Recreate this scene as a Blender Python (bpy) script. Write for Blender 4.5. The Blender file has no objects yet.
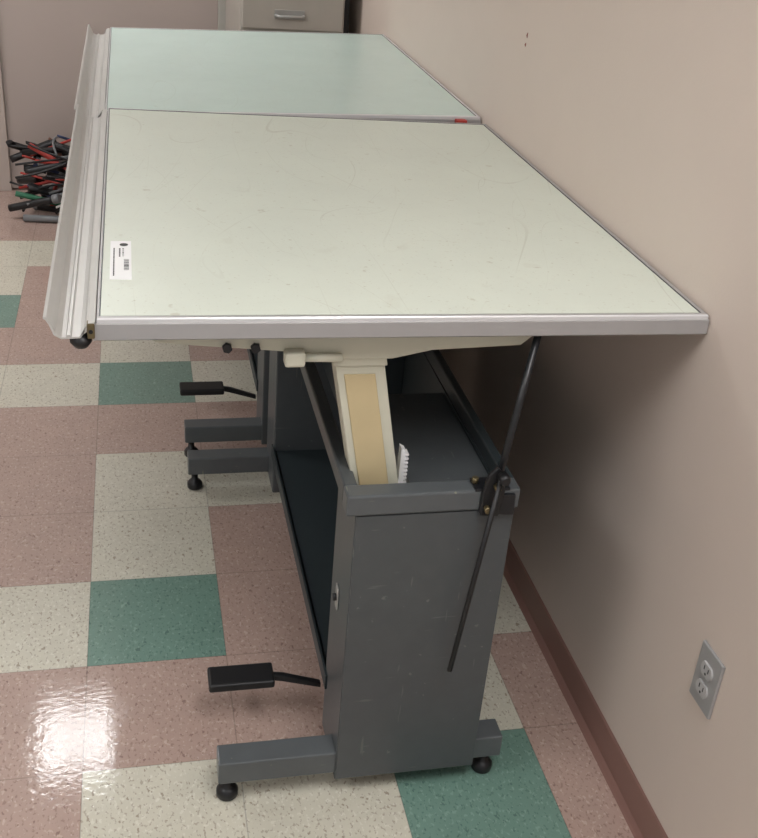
import bpy, bmesh, math, random
from mathutils import Matrix, Vector
random.seed(7)
S=bpy.context.scene
try: S.view_settings.view_transform='Standard'
except Exception: pass
def lin(c):
    return tuple((x/255/12.92 if x/255<=.04045 else ((x/255+.055)/1.055)**2.4) for x in c)+(1,)
# ---------------- materials
def newmat(name):
    m=bpy.data.materials.new(name);m.use_nodes=True
    return m,m.node_tree,m.node_tree.nodes['Principled BSDF']
def paint(name,c,rough=.5,metal=0,var=.06,scale=18,bump=.0,spec=.5,chips=None):
    m,nt,b=newmat(name)
    tc=nt.nodes.new('ShaderNodeTexCoord');n=nt.nodes.new('ShaderNodeTexNoise');n.inputs['Scale'].default_value=scale;n.inputs['Detail'].default_value=5
    nt.links.new(tc.outputs['Object'],n.inputs['Vector'])
    mx=nt.nodes.new('ShaderNodeMix');mx.data_type='RGBA'
    L=lin(c);mx.inputs[6].default_value=tuple(x*(1-var) for x in L[:3])+(1,);mx.inputs[7].default_value=tuple(min(1,x*(1+var)) for x in L[:3])+(1,)
    nt.links.new(n.outputs['Fac'],mx.inputs[0]);cur=mx.outputs[2]
    if chips:
        for sc,st in (((60,60,60),.5),((12,12,110),.35),((110,12,12),.35)):
            mp=nt.nodes.new('ShaderNodeMapping');mp.inputs['Scale'].default_value=sc;nt.links.new(tc.outputs['Object'],mp.inputs[0])
            s=nt.nodes.new('ShaderNodeTexNoise');s.inputs['Scale'].default_value=1;s.inputs['Detail'].default_value=2;nt.links.new(mp.outputs[0],s.inputs['Vector'])
            r=nt.nodes.new('ShaderNodeMapRange');r.inputs[1].default_value=.72;r.inputs[2].default_value=.76;r.inputs[4].default_value=st;nt.links.new(s.outputs['Fac'],r.inputs[0])
            k=nt.nodes.new('ShaderNodeMix');k.data_type='RGBA';nt.links.new(r.outputs[0],k.inputs[0]);nt.links.new(cur,k.inputs[6]);k.inputs[7].default_value=lin(chips);cur=k.outputs[2]
    nt.links.new(cur,b.inputs['Base Color'])
    b.inputs['Roughness'].default_value=rough;b.inputs['Metallic'].default_value=metal
    b.inputs['Specular IOR Level'].default_value=spec
    if bump:
        bp=nt.nodes.new('ShaderNodeBump');bp.inputs['Strength'].default_value=bump;bp.inputs['Distance'].default_value=.002
        n2=nt.nodes.new('ShaderNodeTexNoise');n2.inputs['Scale'].default_value=220;nt.links.new(tc.outputs['Object'],n2.inputs['Vector'])
        nt.links.new(n2.outputs['Fac'],bp.inputs['Height']);nt.links.new(bp.outputs[0],b.inputs['Normal'])
    return m
T=0.3048
def tilemat(name,c,light,dark):
    m,nt,b=newmat(name);N=nt.nodes;K=nt.links
    g=N.new('ShaderNodeNewGeometry')
    n=N.new('ShaderNodeTexNoise');n.inputs['Scale'].default_value=9;n.inputs['Detail'].default_value=8;n.inputs['Roughness'].default_value=.7;K.new(g.outputs['Position'],n.inputs['Vector'])
    base=N.new('ShaderNodeMix');base.data_type='RGBA';L=lin(c)
    base.inputs[6].default_value=tuple(x*.84 for x in L[:3])+(1,);base.inputs[7].default_value=tuple(min(1,x*1.16) for x in L[:3])+(1,)
    K.new(n.outputs['Fac'],base.inputs[0]);cur=base.outputs[2]
    for sc,th,col,off,st in ((120,.60,light,0,.6),(150,.60,dark,5,.6),(75,.67,light,9,.75),(85,.655,dark,13,.85)):
        mp=N.new('ShaderNodeMapping');mp.inputs['Location'].default_value=(off,off,0);mp.inputs['Scale'].default_value=(1,.7,1);mp.inputs['Rotation'].default_value=(0,0,off*.3);K.new(g.outputs['Position'],mp.inputs[0])
        s=N.new('ShaderNodeTexNoise');s.inputs['Scale'].default_value=sc;s.inputs['Detail'].default_value=2;K.new(mp.outputs[0],s.inputs['Vector'])
        r=N.new('ShaderNodeMapRange');r.inputs[1].default_value=th;r.inputs[2].default_value=th+.03;r.inputs[4].default_value=st;K.new(s.outputs['Fac'],r.inputs[0])
        mx=N.new('ShaderNodeMix');mx.data_type='RGBA';K.new(r.outputs[0],mx.inputs[0]);K.new(cur,mx.inputs[6]);mx.inputs[7].default_value=lin(col);cur=mx.outputs[2]
    # seams
    sx=N.new('ShaderNodeSeparateXYZ');K.new(g.outputs['Position'],sx.inputs[0]);ds=[]
    for a in (0,1):
        d=N.new('ShaderNodeMath');d.operation='PINGPONG';K.new(sx.outputs[a],d.inputs[0]);d.inputs[1].default_value=T/2
        ds.append(d)
    mn=N.new('ShaderNodeMath');mn.operation='MINIMUM';K.new(ds[0].outputs[0],mn.inputs[0]);K.new(ds[1].outputs[0],mn.inputs[1])
    r=N.new('ShaderNodeMapRange');r.inputs[1].default_value=.0006;r.inputs[2].default_value=.0018;r.inputs[3].default_value=.66;r.inputs[4].default_value=1;K.new(mn.outputs[0],r.inputs[0])
    v=N.new('ShaderNodeVectorMath');v.operation='SCALE';K.new(cur,v.inputs[0]);K.new(r.outputs[0],v.inputs['Scale'])
    K.new(v.outputs[0],b.inputs['Base Color'])
    b.inputs['Roughness'].default_value=.45
    b.inputs['Coat Weight'].default_value=.85;b.inputs['Coat Roughness'].default_value=.035
    bp=N.new('ShaderNodeBump');bp.inputs['Strength'].default_value=.15;bp.inputs['Distance'].default_value=.002
    mp=N.new('ShaderNodeMapping');mp.inputs['Scale'].default_value=(1,1.5,1);K.new(g.outputs['Position'],mp.inputs[0])
    n3=N.new('ShaderNodeTexNoise');n3.inputs['Scale'].default_value=55;n3.inputs['Detail'].default_value=5;K.new(mp.outputs[0],n3.inputs['Vector']);K.new(n3.outputs['Fac'],bp.inputs['Height'])
    K.new(bp.outputs[0],b.inputs['Coat Normal'])
    return m
M_pink=tilemat('tile_pink',(176,151,140),(198,178,167),(136,108,100))
M_white=tilemat('tile_white',(205,201,185),(222,219,206),(152,140,122))
M_teal=tilemat('tile_teal',(110,142,130),(138,166,154),(78,108,100))
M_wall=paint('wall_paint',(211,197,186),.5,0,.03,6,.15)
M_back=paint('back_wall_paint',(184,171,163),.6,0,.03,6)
M_door=paint('door_paint',(176,163,156),.5,0,.03,4)
M_frame=paint('frame_paint',(188,186,177),.5)
M_base=paint('baseboard_vinyl',(136,103,94),.4)
M_ceil=paint('ceiling_tile',(225,225,222),.8)
M_slate=paint('slate_metal',(77,81,83),.38,0,.12,30,.08,.5,(120,122,118))
M_slate2=paint('slate_metal_light',(88,92,94),.34,0,.12,30,.05,.5,(170,166,140))
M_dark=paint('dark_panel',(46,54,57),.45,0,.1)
M_black=paint('black_plastic',(24,24,26),.45)
M_rod=paint('rod_steel',(28,29,32),.35)
M_cream=paint('cream_enamel',(208,206,188),.4)
M_tan=paint('tan_insert',(204,186,146),.55)
M_alu=paint('aluminium',(172,170,170),.36,.3,.05,40)
M_alu1=paint('aluminium_lip',(218,217,218),.3,.2,.03,40)
M_alu2=paint('tray_aluminium',(198,196,192),.36,.25,.05,30)
M_brass=paint('brass_bolt',(120,108,80),.35,.7)
M_red=paint('red_plastic',(170,45,35),.4)
M_mark=paint('red_mark',(150,85,75),.6)
M_file=paint('file_cabinet_paint',(178,173,164),.45)
M_steel=paint('steel',(175,175,172),.3,.4)
M_plate=paint('outlet_plate',(162,161,160),.4,.1)
M_recept=paint('receptacle',(180,179,178),.4)
M_label=paint('label_white',(240,240,240),.5,0,.01)
M_ink=paint('label_ink',(20,20,22),.5)
def topmat(name,c,stain,rough):
    m,nt,b=newmat(name);N=nt.nodes;K=nt.links
    g=N.new('ShaderNodeNewGeometry')
    n=N.new('ShaderNodeTexNoise');n.inputs['Scale'].default_value=3.5;n.inputs['Detail'].default_value=9;n.inputs['Roughness'].default_value=.7;K.new(g.outputs['Position'],n.inputs['Vector'])
    a=N.new('ShaderNodeMix');a.data_type='RGBA';a.inputs[6].default_value=lin(tuple(x*.955 for x in c));a.inputs[7].default_value=lin(tuple(min(255,x*1.035) for x in c));K.new(n.outputs['Fac'],a.inputs[0]);cur=a.outputs[2]
    def over(fac,col):
        nonlocal cur
        mx=N.new('ShaderNodeMix');mx.data_type='RGBA';K.new(fac,mx.inputs[0]);K.new(cur,mx.inputs[6]);mx.inputs[7].default_value=lin(col);cur=mx.outputs[2]
    for sc,off,wd in ((2.2,0,.0009),(3.1,7,.0010),(1.7,15,.0008),(4.5,23,.0013)):
        mp=N.new('ShaderNodeMapping');mp.inputs['Location'].default_value=(off,off*.7,0);mp.inputs['Rotation'].default_value=(0,0,off);mp.inputs['Scale'].default_value=(1,.35,1);K.new(g.outputs['Position'],mp.inputs[0])
        s=N.new('ShaderNodeTexNoise');s.inputs['Scale'].default_value=sc;s.inputs['Detail'].default_value=0;K.new(mp.outputs[0],s.inputs['Vector'])
        d=N.new('ShaderNodeMath');d.operation='PINGPONG';K.new(s.outputs['Fac'],d.inputs[0]);d.inputs[1].default_value=.055
        r=N.new('ShaderNodeMapRange');r.inputs[1].default_value=wd*.4;r.inputs[2].default_value=wd;r.inputs[3].default_value=.30*stain;r.inputs[4].default_value=0;K.new(d.outputs[0],r.inputs[0])
        k=N.new('ShaderNodeTexNoise');k.inputs['Scale'].default_value=7;k.inputs['Detail'].default_value=3;K.new(mp.outputs[0],k.inputs['Vector'])
        kr=N.new('ShaderNodeMapRange');kr.inputs[1].default_value=.48;kr.inputs[2].default_value=.62;K.new(k.outputs['Fac'],kr.inputs[0])
        ml=N.new('ShaderNodeMath');ml.operation='MULTIPLY';K.new(r.outputs[0],ml.inputs[0]);K.new(kr.outputs[0],ml.inputs[1])
        over(ml.outputs[0],(168,166,148))
    for sc,th,st,off in ((34,.70,.38,0),(90,.69,.5,3),(12,.66,.10,8),(160,.65,.28,5)):
        mp=N.new('ShaderNodeMapping');mp.inputs['Location'].default_value=(off,0,0);K.new(g.outputs['Position'],mp.inputs[0])
        s=N.new('ShaderNodeTexNoise');s.inputs['Scale'].default_value=sc;s.inputs['Detail'].default_value=3;K.new(mp.outputs[0],s.inputs['Vector'])
        r=N.new('ShaderNodeMapRange');r.inputs[1].default_value=th;r.inputs[2].default_value=th+.06;r.inputs[4].default_value=st*stain;K.new(s.outputs['Fac'],r.inputs[0])
        over(r.outputs[0],(165,158,135))
    K.new(cur,b.inputs['Base Color']);b.inputs['Roughness'].default_value=rough
    return m
M_top1=topmat('board_cover_cream_green',(213,219,207),1,.36)
M_top2=topmat('board_cover_mint',(203,222,215),.35,.26)
# ---------------- geometry helpers
def empty(name,loc=(0,0,0)):
    o=bpy.data.objects.new(name,None);S.collection.objects.link(o);o.location=loc;return o
def obj(name,bm,mats,parent=None,smooth=False):
    me=bpy.data.meshes.new(name);bm.normal_update();bm.to_mesh(me);bm.free()
    for m in (mats if isinstance(mats,(list,tuple)) else [mats]): me.materials.append(m)
    if smooth:
        for p in me.polygons: p.use_smooth=True
    o=bpy.data.objects.new(name,me);S.collection.objects.link(o)
    if parent: o.parent=parent
    return o
def bevel(o,w,seg=2):
    m=o.modifiers.new('b','BEVEL');m.width=w;m.segments=seg;m.limit_method='ANGLE';m.angle_limit=.7
def addbox(bm,x0,x1,y0,y1,z0,z1,mi=0):
    vs=[bm.verts.new((x,y,z)) for z in (z0,z1) for x,y in ((x0,y0),(x1,y0),(x1,y1),(x0,y1))]
    for f in ((3,2,1,0),(4,5,6,7),(0,1,5,4),(1,2,6,5),(2,3,7,6),(3,0,4,7)):
        bm.faces.new([vs[i] for i in f]).material_index=mi
def box(name,x0,x1,y0,y1,z0,z1,mat,parent=None,bv=.003):
    bm=bmesh.new();addbox(bm,x0,x1,y0,y1,z0,z1);o=obj(name,bm,mat,parent)
    if bv: bevel(o,bv)
    return o
def prism(name,pts,axis,a,b,mat,parent=None,bv=0,smooth=False):
    bm=bmesh.new()
    def P(p,t):
        return {'y':(p[0],t,p[1]),'x':(t,p[0],p[1]),'z':(p[0],p[1],t)}[axis]
    A=[bm.verts.new(P(p,a)) for p in pts];B=[bm.verts.new(P(p,b)) for p in pts];n=len(pts)
    bm.faces.new(A);bm.faces.new(B[::-1])
    for i in range(n): bm.faces.new([A[i],B[i],B[(i+1)%n],A[(i+1)%n]][::-1])
    bmesh.ops.recalc_face_normals(bm,faces=bm.faces)
    o=obj(name,bm,mat,parent,smooth)
    if bv: bevel(o,bv)
    return o
def addtube(bm,pts,r,seg=12,mi=0,cap=True):
    pts=[Vector(p) for p in pts];rings=[]
    prev=None
    for i,p in enumerate(pts):
        t=(pts[min(i+1,len(pts)-1)]-pts[max(i-1,0)]).normalized()
        if prev is None:
            a=t.orthogonal().normalized()
        else:
            a=(prev-t*prev.dot(t)).normalized()
        prev=a;b=t.cross(a)
        rr=r[i] if isinstance(r,(list,tuple)) else r
        rings.append([bm.verts.new(p+(a*math.cos(2*math.pi*k/seg)+b*math.sin(2*math.pi*k/seg))*rr) for k in range(seg)])
    for R0,R1 in zip(rings,rings[1:]):
        for k in range(seg):
            f=bm.faces.new([R0[k],R0[(k+1)%seg],R1[(k+1)%seg],R1[k]]);f.material_index=mi;f.smooth=True
    if cap:
        bm.faces.new(rings[0][::-1]).material_index=mi;bm.faces.new(rings[-1]).material_index=mi
def tube(name,pts,r,mat,parent=None,seg=14):
    bm=bmesh.new();addtube(bm,pts,r,seg);return obj(name,bm,mat,parent)
# ---------------- room
W=1.0522;YB=3.8;XL=-3.2;YN=-3.0;ZC=2.6
pat={(0,5):'t',(-1,5):'w',(0,6):'w',(-1,6):'p',(-2,6):'p',(-2,7):'t',(-1,7):'p',(-2,8):'w',(-1,8):'p',(-1,9):'w',(-2,9):'w',(-2,10):'p',(-1,10):'p',
(-1,4):'p',(0,4):'p',(-2,4):'p',(-1,3):'p',(0,3):'w',(1,3):'w',(-1,2):'p',(0,2):'w',(1,2):'p',(-1,1):'w',(0,1):'t',(1,1):'p',(-1,0):'p',(0,0):'p',(1,0):'p',(2,0):'w',(3,0):'p',
(-1,-1):'p',(0,-1):'w',(1,-1):'w',(2,-1):'t',(3,-1):'p',(3,1):'w',(2,1):'p',(1,4):'p',(1,5):'w',(-2,0):'w',(-2,1):'p',(3,2):'p',(2,-2):'p',(3,-2):'w',(-2,11):'p',(-1,11):'p',(-2,5):'w'}
bm=bmesh.new()
vc={}
def V(x,y):
    k=(round(x,4),round(y,4))
    if k not in vc: vc[k]=bm.verts.new((x,y,0))
    return vc[k]
for ix in range(-10,4):
    for iy in range(-9,13):
        x0,x1=ix*T,min((ix+1)*T,W);y0,y1=iy*T,min((iy+1)*T,YB)
        f=bm.faces.new([V(x0,y0),V(x1,y0),V(x1,y1),V(x0,y1)])
        c=pat.get((ix,iy)) or random.choice('ppppppwwwt')
        f.material_index='pwt'.index(c)
o=obj('floor',bm,[M_pink,M_white,M_teal])
YN=-9*T;XL=-10*T
box('wall_right',W,W+.1,YN,YB+.1,0,ZC,M_wall,bv=0)
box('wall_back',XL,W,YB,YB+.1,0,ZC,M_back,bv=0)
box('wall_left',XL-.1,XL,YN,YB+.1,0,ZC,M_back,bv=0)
box('ceiling',XL,W+.1,YN,YB+.1,ZC,ZC+.05,M_ceil,bv=0)
prism('baseboard_right',[(W,0),(W-.016,0),(W-.012,.004),(W-.005,.014),(W-.0035,.082),(W-.001,.088),(W,.088)],'y',YN,YB,M_base)
for a,b in ((XL,-.56),(.66,W-.02)):
    prism('baseboard_back',[(YB,0),(YB-.016,0),(YB-.005,.014),(YB-.0035,.082),(YB,.088)],'x',a,b,M_base)
# door in back wall
d=empty('door_1')
box('door_leaf',-.45,.54,YB-.03,YB,.01,2.1,M_door,d)
box('frame_right',.54,.64,YB-.05,YB,0,2.2,M_frame,d)
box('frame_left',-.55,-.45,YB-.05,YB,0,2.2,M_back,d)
box('frame_top',-.55,.64,YB-.05,YB,2.1,2.2,M_frame,d)
tube('door_knob',[(-.38,YB-.03,1.0),(-.38,YB-.06,1.0),(-.38,YB-.065,1.0),(-.38,YB-.09,1.0)],[.012,.012,.028,.022],M_steel,d)
# wall marks
bm=bmesh.new()
for y,z,h in ((.944,1.266,.006),(.948,1.244,.004)):
    addtube(bm,[(W-.0004,y,z-h),(W-.0004,y+.002,z),(W-.0004,y-.001,z+h)],[.0008,.002,.0008],6)
obj('paint_mark',bm,M_mark)
# ---------------- outlet
e=empty('wall_outlet')
yo,zo=-.363,.4535
box('plate',W-.006,W,yo-.035,yo+.035,zo-.0575,zo+.0575,M_plate,e,.002)
for k,s in enumerate((-1,1)):
    pts=[]
    for i in range(24):
        a=2*math.pi*i/24;pts.append((yo+.0172*math.cos(a),zo+s*.0195+max(-.0125,min(.0125,.0172*math.sin(a)))))
    prism('receptacle_%d'%k,pts,'x',W-.0095,W-.006,M_recept,e)
    for j,dy in enumerate((-.0063,.0063)):
        box('slot_%d_%d'%(k,j),W-.0099,W-.0093,yo+dy-.0012,yo+dy+.0012,zo+s*.0195-.001,zo+s*.0195+.0075,M_ink,e,0)
    tube('ground_%d'%k,[(W-.0099,yo,zo+s*.0195-.0068),(W-.0093,yo,zo+s*.0195-.0068)],.0024,M_ink,e)
tube('screw',[(W-.0075,yo,zo),(W-.0055,yo,zo)],.003,M_steel,e)
# ---------------- drafting table
def table(idx,oy,corners,th,topm,z0):
    """corners: FL,FR,BR,BL  (x,y,z) of board top surface"""
    E=empty('drafting_table')
    FL,FR,BR,BL=[Vector(c) for c in corners]
    bm=bmesh.new()
    def ring(k,dz,kl=None):
        kl=k if kl is None else kl
        out=[]
        for p,sx,sy in ((FL,kl,k),(FR,-k,k),(BR,-k,-k),(BL,kl,-k)):
            out.append(bm.verts.new((p.x+sx,p.y+sy,p.z+dz)))
        return out
    def skin(a,b,mi):
        for i in range(4):
            bm.faces.new([a[i],a[(i+1)%4],b[(i+1)%4],b[i]]).material_index=mi
    r0=ring(.004,-th);r0b=ring(0,-th+.003);ra=ring(0,-.009);rb=ring(.002,-.0075);r1=ring(.002,-.002);r2=ring(.004,0);r3=ring(.011,0,.0055);r4=ring(.0115,-.002,.006);r5=ring(.0135,-.002,.007);r6=ring(.014,-.0006,.0075)
    bm.faces.new(r0[::-1]).material_index=2
    skin(r0,r0b,0);skin(r0b,ra,0);skin(ra,rb,0);skin(rb,r1,4);skin(r1,r2,4);skin(r2,r3,0 if idx==0 else 4);skin(r3,r4,3);skin(r4,r5,3);skin(r5,r6,1);bm.faces.new(r6).material_index=1
    obj('board',bm,[M_alu,topm,M_slate,M_slate2,M_alu1],E)
    # pencil tray
    xl=FL.x;z=FL.z
    out=[(0,-.004),(-.010,-.006),(-.0135,-.020),(-.022,-.026),(-.034,-.027),(-.036,-.024),(-.040,-.024),(-.042,-.027),(-.048,-.027),(-.056,-.022),(-.062,-.006),(-.067,.004),(-.0715,.005)]
    inn=[(0,-.007),(-.0125,-.009),(-.0165,-.022),(-.022,-.029),(-.048,-.030),(-.0585,-.0235),(-.0645,-.007),(-.069,.001),(-.0715,.002)]
    pts=[(xl+a,z+b) for a,b in out]+[(xl+a,z+b) for a,b in inn[::-1]]
    prism('pencil_tray',pts,'y',FL.y-.002,BL.y+.002,M_alu2,E)
    prism('tray_flange',[(xl,z-.004),(xl,z-.034),(xl-.004,z-.034),(xl-.004,z-.006)],'y',FL.y,BL.y,M_alu,E)
    if idx==0:
        box('tray_catch',xl-.012,xl-.001,FL.y-.004,FL.y+.012,z-.03,z-.006,M_brass,E,.002)
        tube('tray_screw',[(xl-.0065,FL.y-.006,z-.018),(xl-.0065,FL.y-.003,z-.018)],.003,M_ink,E)
        tube('knob',[(xl-.022,FL.y+.012,z-.027),(xl-.022,FL.y+.012,z-.034),(xl-.022,FL.y+.012,z-.040),(xl-.022,FL.y+.012,z-.048)],[.008,.016,.016,.010],M_black,E)
    # pedestal
    ends=[(oy-.093,-1),(oy+1.017,1)]
    zt=.70
    for k,(yc,s) in enumerate(ends):
        ya,yb=sorted((yc+s*.030,yc-s*.120))
        if s<0:
            bm=bmesh.new()
            addbox(bm,.478,.757,ya,ya+.012,.045,.658);addbox(bm,.478,.486,ya+.012,yb,.045,.658);addbox(bm,.749,.757,ya+.012,yb,.045,.658)
            addbox(bm,.486,.749,ya+.012,yb,.045,.055);addbox(bm,.486,.749,yb-.008,yb,.055,.50)
            o=obj('end_box_%d'%k,bm,M_slate,E)
        else:
            box('end_box_%d'%k,.478,.757,ya,yb,.045,.658,M_slate,E,.004)
        box('end_panel_%d'%k,.4795,.7565,*sorted((yc+s*.0325,yc+s*.029)),.045,.657,M_slate,E,.0015)
        box('foot_bar_%d'%k,.255,.815,yc-.026,yc+.026,.056,.108,M_slate2,E,.003)
        ya,yb=sorted((yc+s*.036,yc-s*.002))
        box('top_bar_%d'%k,.461,.762,ya,yb,.660,zt,M_slate2,E,.004)
        for j,x in enumerate((.274,.790)):
            tube('foot_pad_%d_%d'%(k,j),[(x,yc,0),(x,yc,.004),(x,yc,.016),(x,yc,.024),(x,yc,.026),(x,yc,.06)],[.018,.021,.021,.015,.009,.009],M_black,E,20)
    yA,yB=ends[0][0],ends[1][0]
    box('top_rail_left',.461,.486,yA,yB,.665,zt,M_slate,E,.004)
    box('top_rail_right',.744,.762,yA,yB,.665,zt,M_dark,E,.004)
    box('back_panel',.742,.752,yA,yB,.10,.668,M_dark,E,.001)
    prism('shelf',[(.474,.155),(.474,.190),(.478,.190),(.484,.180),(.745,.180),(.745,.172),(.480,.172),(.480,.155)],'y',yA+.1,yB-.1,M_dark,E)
    box('drawer_housing',.592,.742,yA+.02,oy+.30,.45,.662,M_slate,E,.003)
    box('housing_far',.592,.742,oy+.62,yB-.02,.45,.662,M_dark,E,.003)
    box('latch_plate',.4745,.478,oy-.045,oy-.025,.395,.445,M_steel,E,.002)
    tube('latch_knob',[(.478,oy-.035,.42),(.468,oy-.035,.42)],.007,M_black,E)
    # lift columns
    for k,yc in enumerate((oy-.048,oy+.905)):
        def leanprism(nm,x0,x1,ya,yb,mat,za=.50,zb=.93):
            sl=-.044/.237
            pts=[(x0+(za-.68)*sl,za),(x1+(za-.68)*sl,za),(x1+(zb-.68)*sl,zb),(x0+(zb-.68)*sl,zb)]
            return prism(nm,pts,'y',ya,yb,mat,E,.002)
        leanprism('lift_column_%d'%k,.484,.566,yc,yc+.052,M_cream)
        leanprism('column_insert_%d'%k,.496,.548,yc-.0025,yc,M_tan,.50,.885)
        leanprism('column_cap_%d'%k,.480,.570,yc-.004,yc+.056,M_cream,.900,.945)
        pr=[(.569,.50),(.579,.50)]
        for i in range(28):
            zz=.50+.008*i
            pr+= [(.579,zz+.0005),(.585,zz+.002),(.585,zz+.005),(.579,zz+.006)]
        pr+=[(.579,.728),(.571,.733)]
        prism('gear_rack_%d'%k,pr,'y',yc+.012,yc+.03,M_label,E)
        zb=.976
        pts=[(.13,zb),(.16,.950),(.22,.943),(.30,.936),(.38,.928),(.44,.914),(.535,.914),(.60,.928),(.75,.934),(.80,zb)]
        prism('tilt_bracket_%d'%k,pts,'y',yc-.008,yc+.018,M_cream,E,.003)
        for j,(x,zz) in enumerate(((.269,.941),(.313,.940))):
            tube('bracket_bolt_%d_%d'%(k,j),[(x,yc-.016,zz),(x,yc-.008,zz)],.008,M_rod,E,6)
        box('bracket_lug_%d'%k,.357,.390,yc-.03,yc-.006,.912,.938,M_cream,E,.005)
        tube('pivot_shaft_%d'%k,[(.39,yc-.016,.924),(.45,yc-.016,.922)],.007,M_cream,E)
    tube('pivot_tube',[(.50,oy-.03,.925),(.50,oy+.93,.925)],.014,M_slate,E)
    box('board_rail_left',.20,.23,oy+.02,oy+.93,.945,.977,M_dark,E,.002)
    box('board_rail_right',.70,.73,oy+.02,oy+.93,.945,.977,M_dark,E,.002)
    # pedal
    bm=bmesh.new();addbox(bm,.250,.383,oy+.065,oy+.125,.114,.134);o=obj('pedal',bm,M_black,E);bevel(o,.005,3)
    prism('pedal_lever',[(.375,.132),(.405,.126),(.482,.098),(.482,.086),(.400,.112),(.375,.118)],'y',oy+.085,oy+.098,M_black,E,.002)
    # support rod + clamp
    tube('support_rod_lower',[(.664,oy-.170,.342),(.716,oy-.149,.745)],.0048,M_black,E)
    tube('support_rod_upper',[(.708,oy-.136,.66),(.765,oy-.088,.972)],.0062,M_rod,E)
    prism('clamp_plate',[(.692,.655),(.724,.652),(.730,.70),(.724,.735),(.712,.750),(.698,.735),(.690,.70)],'y',oy-.139,oy-.130,M_black,E,.002)
    prism('clamp_foot',[(.690,.657),(.754,.650),(.752,.692),(.690,.695)],'y',oy-.135,oy-.127,M_rod,E,.002)
    box('clamp_ear',.680,.742,oy-.13,oy-.092,.699,.704,M_rod,E,.001)
    for j,(x,y,zz) in enumerate(((.700,oy-.145,.672),(.712,oy-.146,.715),(.684,oy-.11,.710))):
        ax=Vector((0,-.006,0)) if j<2 else Vector((0,0,.005))
        p=Vector((x,y,zz));tube('clamp_bolt_%d'%j,[p-ax,p+ax],.006,M_brass,E,6)
    tube('clamp_knob',[(.718,oy-.146,.738),(.718,oy-.160,.738),(.718,oy-.166,.738)],[.010,.010,.007],M_black,E)
    return E
t1=table(0,0,[(.0755,-.1085,1.0135),(W-.002,-.1085,1.0075),(W-.002,1.160,1.0062),(.0755,1.185,1.0135)],.036,M_top1,0)
t2=table(1,1.287,[(.068,1.189,1.003),(W-.003,1.206,1.012),(W-.003,2.460,1.012),(.068,2.405,1.003)],.030,M_top2,0)
box('corner_clip',.975,1.005,1.186,1.206,.990,1.006,M_red,t2,.002)
# ---------------- label on near board
e=empty('barcode_label')
zL=1.0132
box('sticker',.094,.128,.045,.220,zL-.001,zL+.0003,M_label,e,0)
bm=bmesh.new()
y=.085
while y<.135:
    w=random.choice((.0009,.0015,.0022));addbox(bm,.116,.124,y,y+w,zL+.0003,zL+.0005);y+=w+random.choice((.001,.0018,.0025))
obj('bars',bm,M_ink,e)
tube('round_mark',[(.116,.202,zL+.0003),(.116,.202,zL+.0006)],.007,M_ink,e,20)
bm=bmesh.new();y=.06
while y<.185:
    w=random.uniform(.003,.006);addbox(bm,.099,.1012,y,y+w,zL+.0003,zL+.0005);y+=w+.0015
y=.145
while y<.185:
    w=random.uniform(.003,.006);addbox(bm,.108,.1105,y,y+w,zL+.0003,zL+.0005);addbox(bm,.1135,.116,y+.002,y+w,zL+.0003,zL+.0005);y+=w+.0015
obj('print_lines',bm,M_ink,e)
# ---------------- file cabinet at the back
F=empty('filing_cabinet')
fx0,fx1,fy,fz=.561,.981,2.90,1.32
box('body',fx0,fx1,fy+.015,fy+.70,0.0,fz,M_file,F,.006)
for i in range(4):
    z0=.94 if i==3 else .04+i*.30
    z1=z0+(.29 if i<3 else .36)
    box('drawer_%d'%i,fx0+.008,fx1-.008,fy,fy+.02,z0,z1,M_file,F,.004)
    xm=.757;zc=z0+.16
    if i==2: zc=.80
    if i==3: zc=.994
    tube('handle_%d'%i,[(xm-.055,fy,zc),(xm-.055,fy-.018,zc),(xm-.045,fy-.028,zc),(xm+.045,fy-.028,zc),(xm+.055,fy-.018,zc),(xm+.055,fy,zc)],.006,M_steel,F)
    box('handle_plate_%d'%i,xm-.06,xm+.06,fy-.004,fy+.001,zc-.013,zc+.022,M_steel,F,.001)
box('black_strip',.99,1.018,3.0,3.03,0,1.7,M_black,None,.002)  # plain black upright strip between the cabinet and the right wall
# ---------------- cable pile
bm=bmesh.new()
mats=[M_black,paint('cable_grey',(120,122,124),.45),paint('cable_red',(170,60,52),.5),paint('cable_green',(50,110,82),.5),paint('cable_blue',(50,64,100),.5),paint('cable_white',(205,203,198),.5),paint('cable_brown',(120,82,68),.5)]
for i in range(120):
    cx=random.uniform(-.34,.08);cy=random.uniform(3.30,3.62)
    h=.31*max(.1,1-((cx+.14)/.34)**2*.5-((cy-3.5)/.3)**2*.5)
    z=.02+random.random()*h
    a=random.uniform(-1,1)*.8+(math.pi/2 if random.random()<.25 else 0);L=random.uniform(.12,.30)
    dx,dy=math.cos(a)*L/2,math.sin(a)*L/2*.6;dz=random.uniform(-.06,.06)
    r=random.choice((.005,.006,.009,.013,.017))
    P0=Vector((cx-dx,cy-dy,max(r,z-dz)));P1=Vector((cx+dx,cy+dy,max(r,z+dz)));mid=(P0+P1)/2+Vector((random.uniform(-.04,.04),random.uniform(-.04,.04),random.uniform(-.01,.04)))
    if r>.011: mid=(P0+P1)/2
    pts=[P0*(1-t)**2+mid*2*t*(1-t)+P1*t*t for t in [k/8 for k in range(9)]]
    for p in pts: p.z=max(p.z,r);p.y=min(p.y,3.74);p.x=max(p.x,-.42)
    mi=random.choice((0,)*13+(1,1,2,2,3,4,5,6)) if r<.015 else random.choice((0,0,0,0,1))
    addtube(bm,pts,r,8,mi)
    if r>.008 and random.random()<.5:
        d_=(pts[-1]-pts[-2]).normalized();addtube(bm,[pts[-1],pts[-1]+d_*.03],r*1.3,8,random.choice((1,1,2,5)))
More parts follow.
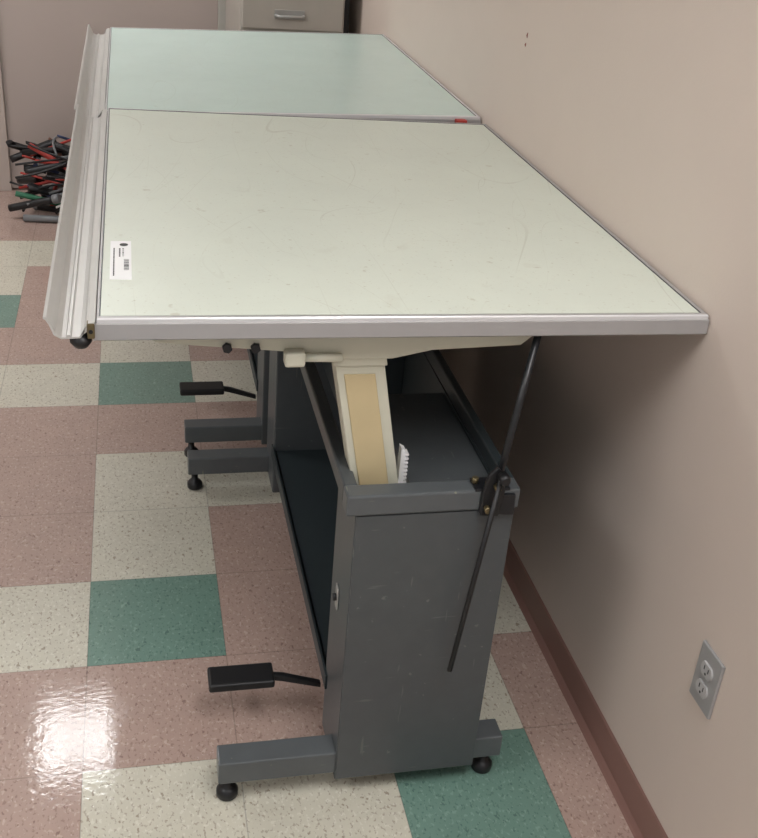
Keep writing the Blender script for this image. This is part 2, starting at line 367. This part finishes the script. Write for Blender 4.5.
for (a,b,r,mi) in (((-.36,3.30,.018),(-.10,3.27,.018),.016,1),((-.30,3.36,.05),(.0,3.30,.03),.014,0),((-.38,3.42,.12),(-.16,3.34,.19),.007,2),((-.36,3.5,.26),(-.08,3.42,.31),.014,0),((-.30,3.4,.25),(-.05,3.36,.24),.008,2),((-.14,3.38,.16),(.02,3.36,.18),.010,3),((-.34,3.3,.08),(-.12,3.3,.15),.007,1)):
    addtube(bm,[a,b],r,10,mi)
obj('cable_pile',bm,mats)
# ---------------- lights
def troffer(name,x,y,sx,sy,power,lou=0):
    E=empty(name)
    box('housing',x-sx/2-.03,x+sx/2+.03,y-sy/2-.03,y+sy/2+.03,ZC-.02,ZC,M_frame,E,.003)
    m,nt,b=newmat(name+'_lens');b.inputs['Base Color'].default_value=(.9,.9,.9,1);b.inputs['Emission Color'].default_value=(.985,.99,1,1);b.inputs['Emission Strength'].default_value=power
    box('lens',x-sx/2,x+sx/2,y-sy/2,y+sy/2,ZC-.026,ZC-.018,m,E,0)
    for i in range(lou):
        yy=y-sy/2+(i+1)*sy/(lou+1);box('louver_%d'%i,x-sx/2,x+sx/2,yy-.008,yy+.008,ZC-.04,ZC-.02,M_frame,E,0)
    if lou:
        for s in (-1,1): box('side_%d'%s,x+s*sx/6-.006,x+s*sx/6+.006,y-sy/2,y+sy/2,ZC-.04,ZC-.02,M_frame,E,0)
troffer('ceiling_light',-.16,2.68,.56,.46,23,4)
troffer('ceiling_light',-1.8,2.4,.6,1.2,15)
troffer('ceiling_light',.66,-1.25,.5,1.0,17)
troffer('ceiling_light',-1.5,-.8,.6,1.2,14)
w=bpy.data.worlds.new('w');S.world=w;w.use_nodes=True;w.node_tree.nodes['Background'].inputs[0].default_value=(.99,.99,1,1);w.node_tree.nodes['Background'].inputs[1].default_value=.55
# ---------------- camera
cp=(0.1394,-1.5699,1.6549);yaw,pitch,roll,f=0.2470,0.4990,0.0872,1069.6
cy_,sy_=math.cos(yaw),math.sin(yaw)
fv=Vector((sy_*math.cos(pitch),cy_*math.cos(pitch),-math.sin(pitch)));r=Vector((cy_,-sy_,0));u=r.cross(fv)
r2=r*math.cos(roll)+u*math.sin(roll);u2=-r*math.sin(roll)+u*math.cos(roll)
cd=bpy.data.cameras.new('camera');co=bpy.data.objects.new('camera',cd);S.collection.objects.link(co)
co.matrix_world=Matrix(((r2.x,u2.x,-fv.x,cp[0]),(r2.y,u2.y,-fv.y,cp[1]),(r2.z,u2.z,-fv.z,cp[2]),(0,0,0,1)))
cd.sensor_fit='HORIZONTAL';cd.sensor_width=36;cd.lens=f*36/758;cd.clip_start=.02
S.camera=co
